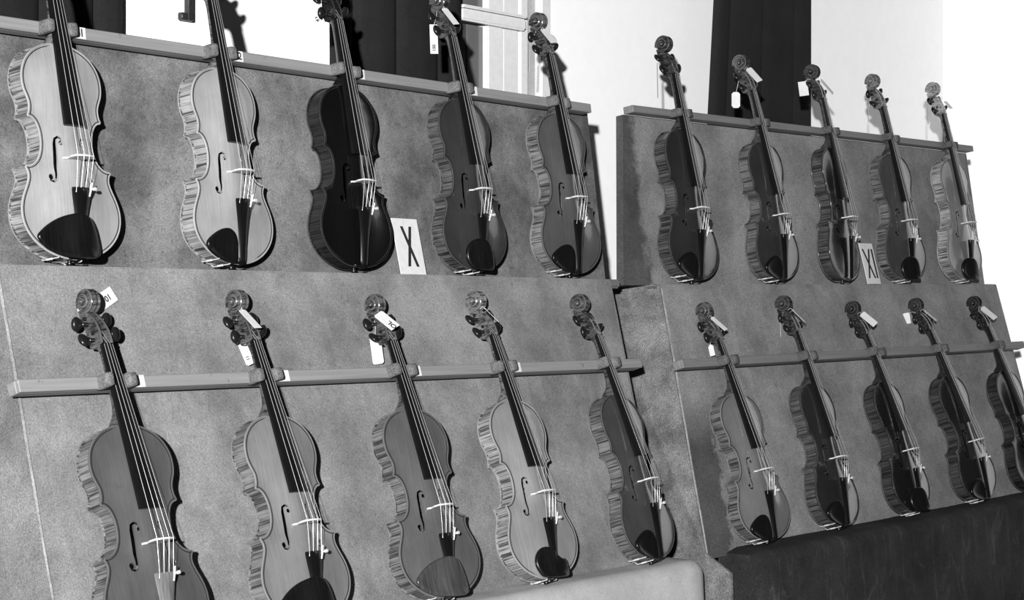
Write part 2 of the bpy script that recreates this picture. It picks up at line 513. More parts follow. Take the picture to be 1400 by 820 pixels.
def stand(name, F, up, lo, label, geo, mats, nums):
    st = empty(name, F); tag(st, label, 'display stand', 'cloth covered display stands')
    su, sl = math.sin(ROW[lo]['lean']), math.cos(ROW[lo]['lean'])
    ZU, ZP = -.050, -.056
    ub, ut = geo['up_x']; k = ROW[up]['k']
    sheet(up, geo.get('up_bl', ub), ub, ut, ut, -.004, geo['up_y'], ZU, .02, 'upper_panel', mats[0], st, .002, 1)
    # ledge between the panels
    zl = -.0095
    ytop = (zl - ROW[lo]['o'].z - ZP * su) / sl           # lower panel reaches the ledge here
    yl = to_stand(lo, 0, ytop, ZP).y
    xl, xr = geo['ledge_x']
    mb = MB().box(xl, xr, yl + .001, .085, zl - .02, zl)
    mb.bevel(.004, 2); link('ledge', mb.mesh('ledge', True, 40), mats[0], st)
    # lower leaning panel
    bl, tl, br, tr = geo['lo_x']
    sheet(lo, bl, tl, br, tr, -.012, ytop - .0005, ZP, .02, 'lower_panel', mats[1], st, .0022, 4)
    # padded step the lower violins stand on
    zs = ROW[lo]['o'].z - .0125; pb = to_stand(lo, 0, 0, ZP); yb = pb.y; yf = yb - geo['step']
    zb = -F.translation.z + .012
    prof = [(yb + .02, zs)] + [(yf + .03 - .03 * math.sin(t), zs - .03 + .03 * math.cos(t)) for t in [R(d) for d in range(0, 91, 15)]] + [(yf - .012, zs - .25), (yf - .02, zb), (yb + .02, zb)]
    s0, s1 = geo['step_x']; mb = MB(); rings = []
    nseg = 40
    for i in range(nseg + 1):
        x = s0 + (s1 - s0) * i / nseg; e = min(i, nseg - i) / nseg * (s1 - s0)
        rnd = .018 * max(0, 1 - e / .02) ** 2
        rings.append([(x, y + (rnd if y < yb else 0) + .003 * noise.noise(Vector((x * 9, z * 5, 0))) * (y < yb), z - (rnd * .5 if z > zb + .01 else 0) + .002 * noise.noise(Vector((x * 8, 3, y * 9))) * (z > zb + .01)) for y, z in prof])
    mb.loft(rings); link('step', mb.mesh('step', True, 45), mats[3], st)
    # side boards
    for side in (0, 1):
        if side == 0: xt, xb_, sx = tl + ROW[lo]['o'].x, bl + ROW[lo]['o'].x, -1
        else: xt, xb_, sx = tr + ROW[lo]['o'].x, br + ROW[lo]['o'].x, 1
        A_ = to_stand(lo, 0, ytop, ZP); B_ = to_stand(lo, 0, 0, ZP)
        pts = [(xt, A_.y + .0, zl - .002), (xb_, B_.y + .0, zs - .0), (xb_ - sx * .0, yf + .035, zs - .04), (xb_, yf + .02, zb), (xb_, .20, zb), (xt, .20, zl - .002)]
        if side == 0 and geo.get('skirt'): pass
        th = .006
        mb = MB(); mb.loft([[(x - sx * .0005, y, z) for x, y, z in pts], [(x + sx * th, y, z) for x, y, z in pts]])
        link('side_panel', mb.mesh('side_panel', False), mats[2], st)
    # hem lines along the lower panel edges
    for (x0_, x1_) in ((bl, tl),):
        pth = [to_stand(lo, x0_ + (x1_ - x0_) * v + .0015 * noise.noise(Vector((v * 5, x0_, 0))), -.01 + (ytop) * v, ZP + .0005) for v in [i / 24 for i in range(25)]]
        link('hem', MB().tube(pth, .0024, 6).mesh('hem'), M['seam'], st)
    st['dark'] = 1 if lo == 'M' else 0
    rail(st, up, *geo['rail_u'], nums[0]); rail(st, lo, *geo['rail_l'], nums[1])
    del st['dark']
    return st


stA = stand('display_stand', FA, 'U', 'L', 'grey cloth stand at left carrying ten violins and the X card',
            dict(up_y=.386, up_x=(-.16, 1.605), ledge_x=(-.20, 1.585), lo_x=(-.088, -.064, 1.515, 1.588), step=.078, step_x=(-.16, 1.525),
                 rail_u=(-.16, 1.562, .371, .391), rail_l=(-.106, 1.555, .414, .434)),
            (M['panelA'], M['panelAl'], M['sideA'], M['stepA']), (['1', '2', '3', ' ', ''], [' ', ' ', ' ', ' ', '']))
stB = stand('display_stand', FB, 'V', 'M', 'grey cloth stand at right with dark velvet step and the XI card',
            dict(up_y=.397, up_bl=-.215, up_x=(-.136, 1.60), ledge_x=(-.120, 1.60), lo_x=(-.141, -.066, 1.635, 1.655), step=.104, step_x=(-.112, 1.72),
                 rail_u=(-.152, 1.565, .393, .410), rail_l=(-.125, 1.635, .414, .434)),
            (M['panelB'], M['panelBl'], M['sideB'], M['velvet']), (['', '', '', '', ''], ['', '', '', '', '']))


# ------------------------------------------------------------------ the violin (mm, scaled to metres)
def bez(p0, p1, p2, p3, n):
    return [tuple((1 - t) ** 3 * a + 3 * (1 - t) ** 2 * t * b + 3 * (1 - t) * t * t * c + t ** 3 * d for a, b, c, d in zip(p0, p1, p2, p3)) for t in [i / n for i in range(n)]]


HALF = []
for seg in [((0, 0), (58, 0), (104, 32), (104, 74), 22), ((104, 74), (104, 100), (87.5, 116), (85.2, 131), 10), ((85.2, 131), (84.4, 137), (86.5, 142.5), (90, 146.2), 5),
            ((90, 146.2), (89.2, 147.6), (88.4, 148.8), (87.2, 149.8), 2), ((87.2, 149.8), (68, 150), (55.5, 166), (55, 190), 14), ((55, 190), (54.6, 212), (62, 228.2), (75.2, 228.8), 12),
            ((75.2, 228.8), (76, 229.6), (76.8, 230.8), (77.4, 232.2), 2), ((77.4, 232.2), (75, 235.5), (73.2, 241), (73.0, 248), 5), ((73.0, 248), (72.6, 262), (84, 268), (84, 290), 10),
            ((84, 290), (84, 329), (50, 356), (0, 356), 20)]:
    HALF += bez(*seg)
HALF.append((0, 356))
for i in range(1, len(HALF)):
    if HALF[i][1] <= HALF[i - 1][1]: HALF[i] = (HALF[i][0], HALF[i - 1][1] + .02)
OUT = HALF + [(-x, y) for x, y in HALF[-2:0:-1]]     # counter-clockwise closed outline


def off_outline(d):
    n = len(OUT); r_ = []
    for i in range(n):
        a_, b_ = Vector(OUT[i - 1]), Vector(OUT[(i + 1) % n]); t = (b_ - a_).normalized()
        r_.append((OUT[i][0] + t.y * d, OUT[i][1] - t.x * d))
    return r_


def ws(y):      # smoothed inner half width used for the arching
    k = [(0, 30), (14, 66), (40, 92), (74, 100), (105, 92), (130, 76), (155, 58), (190, 51), (220, 55), (245, 66), (270, 76), (292, 80), (320, 70), (340, 48), (356, 22)]
    for (a_, u), (b_, v) in zip(k, k[1:]):
        if y <= b_:
            s_ = (y - a_) / (b_ - a_); return u + (v - u) * (s_ * s_ * (3 - 2 * s_) * .5 + s_ * .5)
    return k[-1][1]


def arch(x, y, H_):
    l_ = max(0, math.sin(math.pi * min(max(y / 356, 0), 1))) ** .55
    u = min(1, abs(x) / ws(y)); return H_ * l_ * (.5 + .5 * math.cos(math.pi * u)) ** .85


OV = [Vector(p) for p in OUT]


def edge_dist(x, y):
    p = Vector((x, y)); return min((p - q).length for q in OV)


def plate(H_, ztop, th, flip, holes):
    """arched plate as a closed shell; flip=-1 for the back"""
    mb = MB(); bm = mb.bm; n = len(HALF); top = []; bot = []
    INS = off_outline(-1.2)
    offv = [0, 1.5, 3, 4.6, 7, 12]; frac = [0, .05, .1, .15, .22, .32]
    def zf(x, y):
        d = edge_dist(x, y); b_ = max(0, 1 - d / 4.5)
        return arch(x, y, H_) - .9 * (1 - b_ * b_ * (3 - 2 * b_)) * min(1, d / 4)
    for i in range(n):
        wx, wy = INS[i]; wx = max(wx, 0) if i not in (0, n - 1) else 0
        if i in (0, n - 1):
            top.append([bm.verts.new((0, wy, ztop))]); bot.append([bm.verts.new((0, wy, ztop - flip * th))]); continue
        hs = [wx - min(o, wx * f) for o, f in zip(offv, frac)]; c = hs[-1]
        hs += [c * (1 - k / 5) for k in range(1, 6)]
        xs = [-h for h in hs] + hs[-2::-1]
        z = [zf(x, wy) for x in xs]; z[0] = z[-1] = 0
        top.append([bm.verts.new((x, wy, ztop + flip * q)) for x, q in zip(xs, z)])
        bot.append([bm.verts.new((x, wy, ztop + flip * ((q - th) if 0 < k < len(xs) - 1 else -th))) for k, (x, q) in enumerate(zip(xs, z))])
    rimf = []
    for g in (top, bot):
        for a_, b_ in zip(g, g[1:]):
            if len(a_) == 1:
                for i in range(len(b_) - 1): bm.faces.new((a_[0], b_[i], b_[i + 1]))
            elif len(b_) == 1:
                for i in range(len(a_) - 1): bm.faces.new((b_[0], a_[i + 1], a_[i]))
            else:
                for i in range(len(a_) - 1): bm.faces.new((a_[i], a_[i + 1], b_[i + 1], b_[i]))
    bt = [r_[-1] for r_ in top] + [r_[0] for r_ in top[-2:0:-1]]
    bb = [r_[-1] for r_ in bot] + [r_[0] for r_ in bot[-2:0:-1]]
    O0 = off_outline(-.3); loops = [bt]
    for pts, z in ((O0, -.25), (OUT, -1.0), (OUT, -th + 1.0), (O0, -th + .25)):
        loops.append([bm.verts.new((x, y, ztop + flip * z)) for x, y in pts])
    loops.append(bb)
    for li, (a_, b_) in enumerate(zip(loops, loops[1:])):
        for i in range(len(a_)):
            j = (i + 1) % len(a_); f = bm.faces.new((a_[i], a_[j], b_[j], b_[i])); f.material_index = 1 if li in ((0, 1) if holes else (0, 1, 2, 3)) else 0
    bm.normal_update()
    me = mb.mesh('top_plate' if holes else 'back_plate', False, 35, MM)
    me.materials.append(M['top'] if holes else M['maple']); me.materials.append(M['edge'])
    if holes:
        o = bpy.data.objects.new('tmp', me); C.objects.link(o); cutters = []
        path = [(19.6, 188.6), (20.6, 195.2), (25.0, 198.4), (29.2, 195.4), (30.4, 187), (30.8, 177), (31.4, 167), (32.2, 157), (33.0, 147), (33.2, 137), (34.6, 128.6), (39.0, 124.6), (44, 126.8), (45.4, 132.0)]
        wd = [1.3, 1.6, 2.0, 2.5, 3.0, 3.2, 3.3, 3.3, 3.1, 2.7, 2.3, 1.9, 1.6, 1.3]
        P = [Vector(p) for p in path]; Lf, Rt = [], []
        for i, p in enumerate(P):
            t = (P[min(i + 1, len(P) - 1)] - P[max(i - 1, 0)]).normalized(); nn = Vector((-t.y, t.x)) * wd[i] * 1.12
            Lf.append(p + nn); Rt.append(p - nn)
        poly = [tuple(p) for p in Lf + Rt[::-1]]
        circ = lambda cx, cy, r_: [(cx + r_ * math.cos(2 * math.pi * k / 14), cy + r_ * math.sin(2 * math.pi * k / 14)) for k in range(14)]
        for pl in (poly, circ(21.0, 188.4, 3.9), circ(42.6, 132.6, 4.8)):
            cm = MB()
            for s_ in (1, -1): cm.prism([(x * s_, y) for x, y in pl], 'z', -8, 30)
            cme = cm.mesh('cut', False, scale=MM); cme.materials.append(M['top'])
            co = bpy.data.objects.new('cut', cme); C.objects.link(co); cutters.append(co)
            md = o.modifiers.new('b', 'BOOLEAN'); md.operation = 'DIFFERENCE'; md.object = co; md.solver = 'EXACT'
        dg = bpy.context.evaluated_depsgraph_get(); dg.update()
        new = bpy.data.meshes.new_from_object(o.evaluated_get(dg)); new.name = 'top_plate'
        bpy.data.objects.remove(o)
        for co in cutters: bpy.data.objects.remove(co)
        me = new
    me.shade_smooth(); me.set_sharp_from_angle(angle=R(38))
    return me


def ribs_mesh():
    pts = off_outline(-3.0); mb = MB(); bm = mb.bm; uv = bm.loops.layers.uv.new('UVMap')
    inn = off_outline(-4.4); n = len(pts)
    u = [0]
    for i in range(n): u.append(u[-1] + (Vector(pts[(i + 1) % n]) - Vector(pts[i])).length * MM)
    z0, z1 = -3.0, -31.6
    A = [bm.verts.new((x, y, z0)) for x, y in pts]; B = [bm.verts.new((x, y, z1)) for x, y in pts]
    for i in range(n):
        j = (i + 1) % n; f = bm.faces.new((A[i], B[i], B[j], A[j]))
        for lp, (a_, b_) in zip(f.loops, ((u[i], .03), (u[i], 0), (u[i + 1], 0), (u[i + 1], .03))): lp[uv].uv = (a_, b_)
    A2 = [bm.verts.new((x, y, z0)) for x, y in inn]; B2 = [bm.verts.new((x, y, z1)) for x, y in inn]
    for i in range(n):
        j = (i + 1) % n; bm.faces.new((A2[j], B2[j], B2[i], A2[i])); bm.faces.new((A[j], A2[j], A2[i], A[i])); bm.faces.new((B[i], B2[i], B2[j], B[j]))
    return mb.mesh('ribs', True, 35, MM)


def ring_strip(d0, d1, z):
    a_, b_ = off_outline(-d0), off_outline(-d1); mb = MB(); n = len(a_)
    A = mb.verts([(x, y, z - .25) for x, y in a_]); B = mb.verts([(x, y, z - .62) for x, y in b_])
    A2 = mb.verts([(x, y, z - 1.2) for x, y in a_]); B2 = mb.verts([(x, y, z - 1.4) for x, y in b_])
    for i in range(n):
        j = (i + 1) % n
        for p, q in ((A, B), (B, B2), (B2, A2), (A2, A)): mb.bm.faces.new((p[i], p[j], q[j], q[i]))
    return mb.mesh('purfling', False, scale=MM)


FZ = lambda y: -4.4 + (486 - y) * (23.0 + 4.4) / 270      # fingerboard edge height
FW = lambda y: 12 + (486 - y) * 9.2 / 270                 # half width
CR = lambda y: 1.6 + (486 - y) * 1.6 / 270                # crown


def fingerboard():
    rings = []
    for y in (486, 440, 390, 340, 300, 260, 217, 216):
        w_, z = FW(y), FZ(y); c = CR(y); top = [(w_ * s_, y, z + c * (1 - s_ * s_)) for s_ in (-1, -.75, -.5, -.25, 0, .25, .5, .75, 1)]
        bot = [(w_, y, z - 4.6), (w_ * .55, y, z - (4.6 if y > 345 else 2.6)), (-w_ * .55, y, z - (4.6 if y > 345 else 2.6)), (-w_, y, z - 4.6)]
        rings.append(top + bot)
    return MB().loft(rings).mesh('fingerboard', True, 35, MM)


def neck():
    rows_ = [(353, 17, -33.5), (358, 16.5, -33.5), (362, 15.6, -31), (366, 14.8, -26), (371, 14.3, -20.5), (377, 14, -17.2), (386, 13.8, -15), (410, 13.2, -14.2), (440, 12.6, -16.0), (465, 12.2, -18.0), (478, 12.1, -20.5), (485, 12.4, -25.5), (487.5, 12.6, -28)]
    rings = []
    for y, w_, zb in rows_:
        zt = FZ(min(y, 486)) - 4.7; d = zt - zb
        rings.append([(w_ * math.cos(t), y, zt - d * math.sin(t) ** .8 if math.sin(t) > 1e-6 else zt) for t in [math.pi * k / 12 for k in range(13)]])
    return MB().loft(rings).mesh('neck', True, 45, MM)


def pegbox():
    front = [(487.5, -4.8), (500, -5.2), (512, -7.2), (524, -11.5), (534, -17.5), (542, -24.5), (549, -31)]
    back = [(556, -49.2), (546, -47.0), (534, -42.5), (520, -37.8), (505, -34.5), (493, -33.2), (486.5, -30.5), (484.8, -26)]
    mb = MB()
    def wx(y): return 12.8 - (y - 486) * 4.3 / 70
    for s_ in (-1, 1):
        poly = front + back
        A = [(wx(y) * s_, y, z) for y, z in poly]; B = [((wx(y) - 4.6) * s_, y, z) for y, z in poly]
        mb.loft([A, B] if s_ > 0 else [B, A])
    fl = [(487, -26), (500, -27.5), (515, -31), (530, -36.0), (543, -41.5), (552, -44)] + back
    mb.loft([[(-(wx(y) - 4.5), y, z) for y, z in fl], [((wx(y) - 4.5), y, z) for y, z in fl]])
    fs = {(round(y, 2), round(z, 2)) for y, z in front}
    for f in mb.bm.faces:
        if len(f.verts) == 4 and all((round(q.co.y, 2), round(q.co.z, 2)) in fs for q in f.verts): f.material_index = 1
    mb.box(-12, 12, 487.6, 490.5, -24, -6)
    return mb.mesh('pegbox', True, 30, MM)


def scroll():
    cy, cz = 564.5, -30.2; mb = MB(); rings = []; turns = 2.55; n = 84
    for i in range(n + 1):
        u = i / n; th = math.pi * 1.04 - u * turns * 2 * math.pi       # starts at the back, runs over the top to the front
        tau = u * turns; r_ = 24.2 * math.exp(-.36 * tau) if tau < 1 else 16.88 * math.exp(-.66 * (tau - 1)); wv = 7.6 + 8.8 * u ** .9
        ri = r_ * (.60 if u < .9 else .4)
        if u < .05: ri = r_ * .45
        def P(r2, x): return (x, cy + r2 * math.sin(th), cz + r2 * math.cos(th))
        g = r_ * .045 + .35
        rings.append([P(ri, -wv), P(r_ - 2.1, -wv), P(r_ - .3, -wv + 1.5), P(r_ - .2, -wv * .8), P(r_ - g * 1.9, -wv * .48), P(r_ - .2, 0), P(r_ - g * 1.9, wv * .48), P(r_ - .2, wv * .8), P(r_ - .3, wv - 1.5), P(r_ - 2.1, wv), P(ri, wv)])
    mb.loft(rings); mb.bm.faces.ensure_lookup_table()
    for fi in range(n * 11): mb.bm.faces[fi].material_index = 1 if fi % 11 in (1, 8) else 0
    for s_ in (-1, 1):
        mb.ellip(Vector((s_ * 16.4, cy, cz)), 2.4, 4.2, 4.2, 12, 8)
    mb.tube([(-16.2, cy, cz), (16.2, cy, cz)], 5.0, 14)
    return mb.mesh('scroll', True, 38, MM)


PEG = [(-1, 498, -20, .3), (1, 509, -19, .6), (-1, 527, -30, .2), (1, 537, -33, .1)]


def peg():
    """along +x, head at x 20..40, shaft through the box"""
    mb = MB(); mb.tube([(-14.5, 0, 0), (16, 0, 0), (21, 0, 0), (22.5, 0, 0), (24, 0, 0)], [3.1, 3.7, 3.8, 5.2, 4.0], 10)
    rings = []
    for x, a_, b_ in ((23.2, 3.4, 3.2), (25, 7.0, 3.8), (28, 10.4, 4.8), (32, 12.0, 5.2), (36.5, 11.4, 5.0), (40, 8.2, 4.0), (41.4, 3.4, 2.2), (41.8, .8, .6)):
        rings.append([(x, a_ * math.cos(t), b_ * math.sin(t)) for t in [2 * math.pi * k / 14 for k in range(14)]])
    mb.loft(rings); return mb.mesh('peg', True, 50, MM)


BY = 164.0
SZ = lambda x: FZ(BY) + 13.0 + 3.2 - x * x * .011          # string height on the bridge


def bridge():
    zb = lambda x: arch(x, BY, 14.5) - .9
    mb = MB()
    def layer(y, inset):
        pts = [(-20.5, zb(20) + .1), (-20.5, zb(20) + 3.2), (-15.5, zb(15) + 5), (-17.6, zb(15) + 11), (-19.6, zb(0) + 14.5), (-18.8, SZ(17) - 2.0)]
        pts += [(x, SZ(x) - .5) for x in (-17.4, -11, -5.5, 0, 5.5, 11, 17.4)]
        pts += [(18.8, SZ(17) - 2.0), (19.6, zb(0) + 14.5), (17.6, zb(15) + 11), (15.5, zb(15) + 5), (20.5, zb(20) + 3.2), (20.5, zb(20) + .1), (10.5, zb(10) + .1), (9.4, zb(10) + 3.0), (6, zb(6) + 6.5), (-6, zb(6) + 6.5), (-9.4, zb(10) + 3.0), (-10.5, zb(10) + .1)]
        return [(x, y, z) for x, z in pts]
    mb.loft([layer(BY - 2.0, 0), layer(BY + .9, 0)])
    return mb.mesh('bridge', False, 30, MM)


TPT, TPB = 114.0, 4.0
TZ = lambda y: 8.5 + (y - TPB) / (TPT - TPB) * 15.5
TPW = [(114, 20.0), (110, 20.6), (100, 19.2), (80, 15.6), (55, 12.2), (30, 10.4), (12, 9.8), (6, 9.0), (4, 7.0)]


def tailpiece():
    rings = []
    for y, w_ in TPW:
        z = TZ(y) + 1.5
        top = [(w_ * s_, y, z + 5.2 * (1 - s_ * s_) ** .8) for s_ in (-1, -.8, -.5, -.2, 0, .2, .5, .8, 1)]
        rings.append(top + [(w_ * .8, y, z - 1.8), (-w_ * .8, y, z - 1.8)])
    return MB().loft(rings).mesh('tailpiece', True, 40, MM)


def string_mesh(k):
    xb = (-16.5, -5.5, 5.5, 16.5)[k]; xn = (-8.2, -2.8, 2.8, 8.2)[k]; xt = (-14, -5, 5, 14)[k]
    s_, py, pz, _ = [PEG[0], PEG[2], PEG[3], PEG[1]][k]
    zn = FZ(486) + CR(486) * (1 - (xn / 12) ** 2) + .9
    pth = [(xt, 106, TZ(106) + 5), (xt * 1.0, TPT + 1, TZ(TPT) + 6.5), (xb, BY, SZ(xb) + .3), (xn, 488, zn), (xn * .9, py, pz + 4)]
    return MB().tube(pth, (.46, .42, .38, .34)[k], 6).mesh('string', True, 60, MM)


def chin(kind):
    """cup beside or above the tailpiece, following the lower edge of the body"""
    def oy(x):      # bottom outline height at x
        for (x0, y0), (x1, y1) in zip(HALF, HALF[1:]):
            if x0 <= abs(x) <= x1 and y1 < 75: return y0 + (y1 - y0) * (abs(x) - x0) / max(1e-6, x1 - x0)
        return 0
    if kind == 'side': pts = [(-82, 30), (-80, 40), (-66, 51), (-48, 60), (-32, 62), (-20, 55), (-14.5, 42), (-12.5, 25), (-12.5, 8), (-14, 2)]
    elif kind == 'big': pts = [(-84, 33), (-76, 44), (-56, 58), (-34, 68), (-10, 72), (10, 66), (24, 52), (33, 32), (36, 14), (34, 5)]
    elif kind == 'round': pts = [(-44, 8), (-52, 24), (-50, 42), (-40, 56), (-24, 63), (-8, 61), (5, 52), (13, 36), (15, 18), (13, 3)]
    else: pts = [(-46, 8), (-54, 26), (-52, 42), (-42, 55), (-28, 60), (-14, 54), (-8, 42), (4, 33), (16, 33), (24, 28), (27, 16), (25, 4)]
    xe, xs_ = pts[-1][0], pts[0][0]
    low = [(xe + (xs_ - xe) * k / 9, 0) for k in range(1, 9)]
    low = [(x, oy(x) - 1.5) for x, _ in low]
    poly = pts + low; cx = sum(p[0] for p in poly) / len(poly); cy = sum(p[1] for p in poly) / len(poly)
    zt = 21 if kind in ('big', 'round', 'double') else 16
    if kind in ('big', 'round', 'double'):
        base = lambda x, y: max(arch(x, y, 14.5) + 4, 6 + 20 * math.exp(-(x / 38) ** 2))
    else: base = lambda x, y: arch(x, y, 14.5) + 3.2
    # smooth outline
    fine = []
    n = len(poly)
    for i in range(n):
        p0_, p1_, p2_, p3_ = [Vector(poly[(i + k) % n]) for k in (-1, 0, 1, 2)]
        for t in (0, .33, .66):
            fine.append(.5 * ((2 * p1_) + (p2_ - p0_) * t + (2 * p0_ - 5 * p1_ + 4 * p2_ - p3_) * t * t + (3 * p1_ - p0_ - 3 * p2_ + p3_) * t ** 3))
    c = Vector((cx, cy)); rings = []
    for s_, dz in ((.55, -1), (.97, -1.0), (1.0, 1.2), (.985, 4.6), (.93, 6.2), (.8, 5.2), (.55, 3.4), (.25, 2.6), (.02, 2.4)):
        rings.append([(q.x, q.y, base(q.x, q.y) + dz) for q in [c + (p - c) * s_ for p in fine]])
    me = MB().loft(rings).mesh('chin_rest', True, 60, MM)
    mb = MB(); xs2 = {'side': (-54, -27), 'big': (-40, 6), 'round': (-36, -8), 'double': (-24, 4)}[kind]
    for x in xs2:
        y = oy(x) - 2.6; mb.tube([(x, y + 1.0, 5.5), (x, y, 4.2), (x, y, -17), (x, y, -34), (x * .985, y + 1.2, -36)], 1.15, 6)
        mb.tube([(x, y, -12), (x, y, -24)], 2.0, 8)
    xa, xb = xs2; mb.tube([(xa + (xb - xa) * k / 5, oy(xa + (xb - xa) * k / 5) + 1.0 if 0 < k < 5 else oy(xa + (xb - xa) * k / 5) - 1, -36.0) for k in range(6)], 1.1, 6)
    return me, mb.mesh('clamp', True, 60, MM)


def fine_tuner():
    mb = MB(); mb.tube([(14, 100, TZ(100) + 5), (14, 112, TZ(112) + 9), (14, 121, TZ(114) + 12)], [1.5, 1.6, 1.2], 6)
    mb.tube([(14, 110, TZ(110) + 6), (14, 110, TZ(110) + 17)], 1.1, 8); mb.tube([(14, 110, TZ(110) + 15), (14, 110, TZ(110) + 19)], 3.0, 10)
    return mb.mesh('fine_tuner', True, 40, MM)


def tailgut():
    return MB().tube([(-4, 12, TZ(12) - .5), (-3, 2, 8.5), (-2.6, -1.5, 5.0), (-2.5, -4, -8), (0, -5.2, -16), (2.5, -4, -8), (2.6, -1.5, 5.0), (3, 2, 8.5), (4, 12, TZ(12) - .5)], .9, 6).mesh('tailgut', True, 60, MM)


def button():
    return MB().tube([(0, 3, -17), (0, -1.0, -17), (0, -1.6, -17), (0, -4.6, -17), (0, -6.4, -17), (0, -7.0, -17)], [3.2, 3.2, 5.2, 5.6, 4.6, 2.4], 12).mesh('end_button', True, 40, MM)


PL = {
    'top_plate': plate(14.5, 0, 3.5, 1, True), 'back_plate': plate(10.5, -34.6, 3.5, -1, False), 'ribs': ribs_mesh(), 'purfling': ring_strip(4.0, 5.5, .35),
    'fingerboard': fingerboard(), 'neck': neck(), 'pegbox': pegbox(), 'scroll': scroll(), 'peg': peg(), 'bridge': bridge(), 'tailpiece': tailpiece(),
    'strings': [string_mesh(k) for k in range(4)], 'tuner': fine_tuner(), 'gut': tailgut(), 'button': button(),
    'nut': MB().box(-12, 12, 486.1, 489.4, -9, -2.2).bevel(.8, 2).mesh('nut', True, 40, MM),
    'saddle': MB().box(-17, 17, .6, 5.5, -1, 5.2).bevel(1.2, 2).mesh('saddle', True, 40, MM),
}
CH = {k: chin(k) for k in ('side', 'big', 'round', 'double')}


def violin(v, label):
    mw = vmat(v['n'][0], v['t'], v['phi'], v['psi'], v['ls'])
    rt = empty('violin', mw); tag(rt, label, 'violin', 'violins on the display stands')
    v['root'] = rt
    rs = random.Random(v['n'])
    tone = (v['top'],) * 3 + (1,); rib = (v['rib'],) * 3 + (1,); blk = (.004,) * 3 + (1,)

    def put(name, me, mat, col, parent=rt, mw_=None):
        o = link(name, me, mat, parent, mw_); o.color = col; return o
    put('top_plate', PL['top_plate'], None, tone); put('back_plate', PL['back_plate'], None, rib); put('ribs', PL['ribs'], M['rib'], rib)
    put('purfling', PL['purfling'], M['purf'], blk)
    nk = tuple(c * .55 for c in rib[:3]) + (1,); put('neck', PL['neck'], M['maple'], nk); put('fingerboard', PL['fingerboard'], M['ebony'], blk); put('nut', PL['nut'], M['ebony'], blk)
    sc_ = tuple(c * (1.1 if v['n'] in ('V4', 'V5') else .5) for c in rib[:3]) + (1,); put('pegbox', PL['pegbox'], [M['maple'], M['edge']], sc_); put('scroll', PL['scroll'], [M['maple'], M['edge']], sc_)  # last two upper scrolls and pegboxes lightened: fill light put into their colour
    for s_, y, z, a_ in PEG:
        m_ = Matrix.Translation((0, y * MM, z * MM)) @ (Matrix.Identity(4) if s_ > 0 else Matrix.Rotation(math.pi, 4, 'Y')) @ Matrix.Rotation(a_ + rs.uniform(-.5, .5), 4, 'X')
        put('peg', PL['peg'], M['ebony'], (.007,) * 3 + (1,), rt, m_)
    put('bridge', PL['bridge'], M['bone'], tone)
    for k in range(4): put('string', PL['strings'][k], M['string'], tone)
    tp = put('tailpiece', PL['tailpiece'], M['ebony'], ((.11,) * 3 + (1,)) if v['n'] == 'L1' else blk)
    put('fine_tuner', PL['tuner'], M['metal'], tone, tp); put('tailgut', PL['gut'], M['ebony'], blk, tp)
    put('end_button', PL['button'], M['ebony'], blk); put('saddle', PL['saddle'], M['ebony'], blk)
    if v['chin'] != 'none':
        c = put('chin_rest', CH[v['chin']][0], M['ebony'], ((.035,) * 3 + (1,)) if v['n'] == 'L3' else blk)
        put('clamp', CH[v['chin']][1], M['metal'], blk, c)
    return rt


LABEL = {
    'U1': 'pale blond violin leftmost in the upper row of the left stand, wide black chin rest',
    'U2': 'pale blond violin second from left in the upper row, before the white wall',
    'U3': 'almost black violin immediately left of the white X card',
    'U4': 'dark brown violin immediately right of the white X card',
    'U5': 'mid-toned violin at the right end of the left stand\'s upper row',
    'L1': 'violin with a pale tailpiece and no chin rest, leftmost of the left stand\'s lower row',
    'L2': 'mid-toned violin second from left in the left stand\'s lower row, tag 11 at its scroll',
    'L3': 'violin in the middle of the left stand\'s lower row, its chin rest greyish brown',
    'L4': 'light violin with two-lobed black chin rest, fourth in the left stand\'s lower row',
    'L5': 'dark violin at the right end of the left stand\'s lower row, on the pale step',
    'V1': 'dark violin leftmost in the upper row of the right stand',
    'V2': 'dark violin with scroll before the black curtain, second in the right stand\'s upper row',
    'V3': 'very dark violin without chin rest immediately left of the white XI card',
    'V4': 'mid-toned violin immediately right of the white XI card',
    'V5': 'pale violin at the far right end of the right stand\'s upper row',
    'M1': 'lightest violin of the right stand\'s lower row, at its left end',
    'M2': 'dark brown violin second from left above the dark velvet step',
    'M3': 'near-black violin in the middle of the row on the dark velvet step',
    'M4': 'dark violin with slanted neck, fourth from left on the dark velvet step',
    'M5': 'near-black violin cut off by the right edge of the picture',
}
BYN = {}
for v in VIOL:
    violin(v, LABEL[v['n']]); BYN[v['n']] = v


# ------------------------------------------------------------------ paper tags tied to the scrolls
def tag_mesh(l, w_, clip, roundend=False):
    """card lying in x (width) / y (length, hangs towards -y), hole end at the origin"""
    c = clip
    pts = [(-w_ / 2 + c, 0), (w_ / 2 - c, 0), (w_ / 2, -c), (w_ / 2, -l + (c if roundend else 0)), (w_ / 2 - (c if roundend else 0), -l), (-w_ / 2 + (c if roundend else 0), -l), (-w_ / 2, -l + (c if roundend else 0)), (-w_ / 2, -c)]
    q = []
    for p in pts:
        if not q or (Vector(p) - Vector(q[-1])).length > 1e-4: q.append(p)
    return MB().prism(q, 'z', -.0003, .0003).mesh('paper_tag', False)


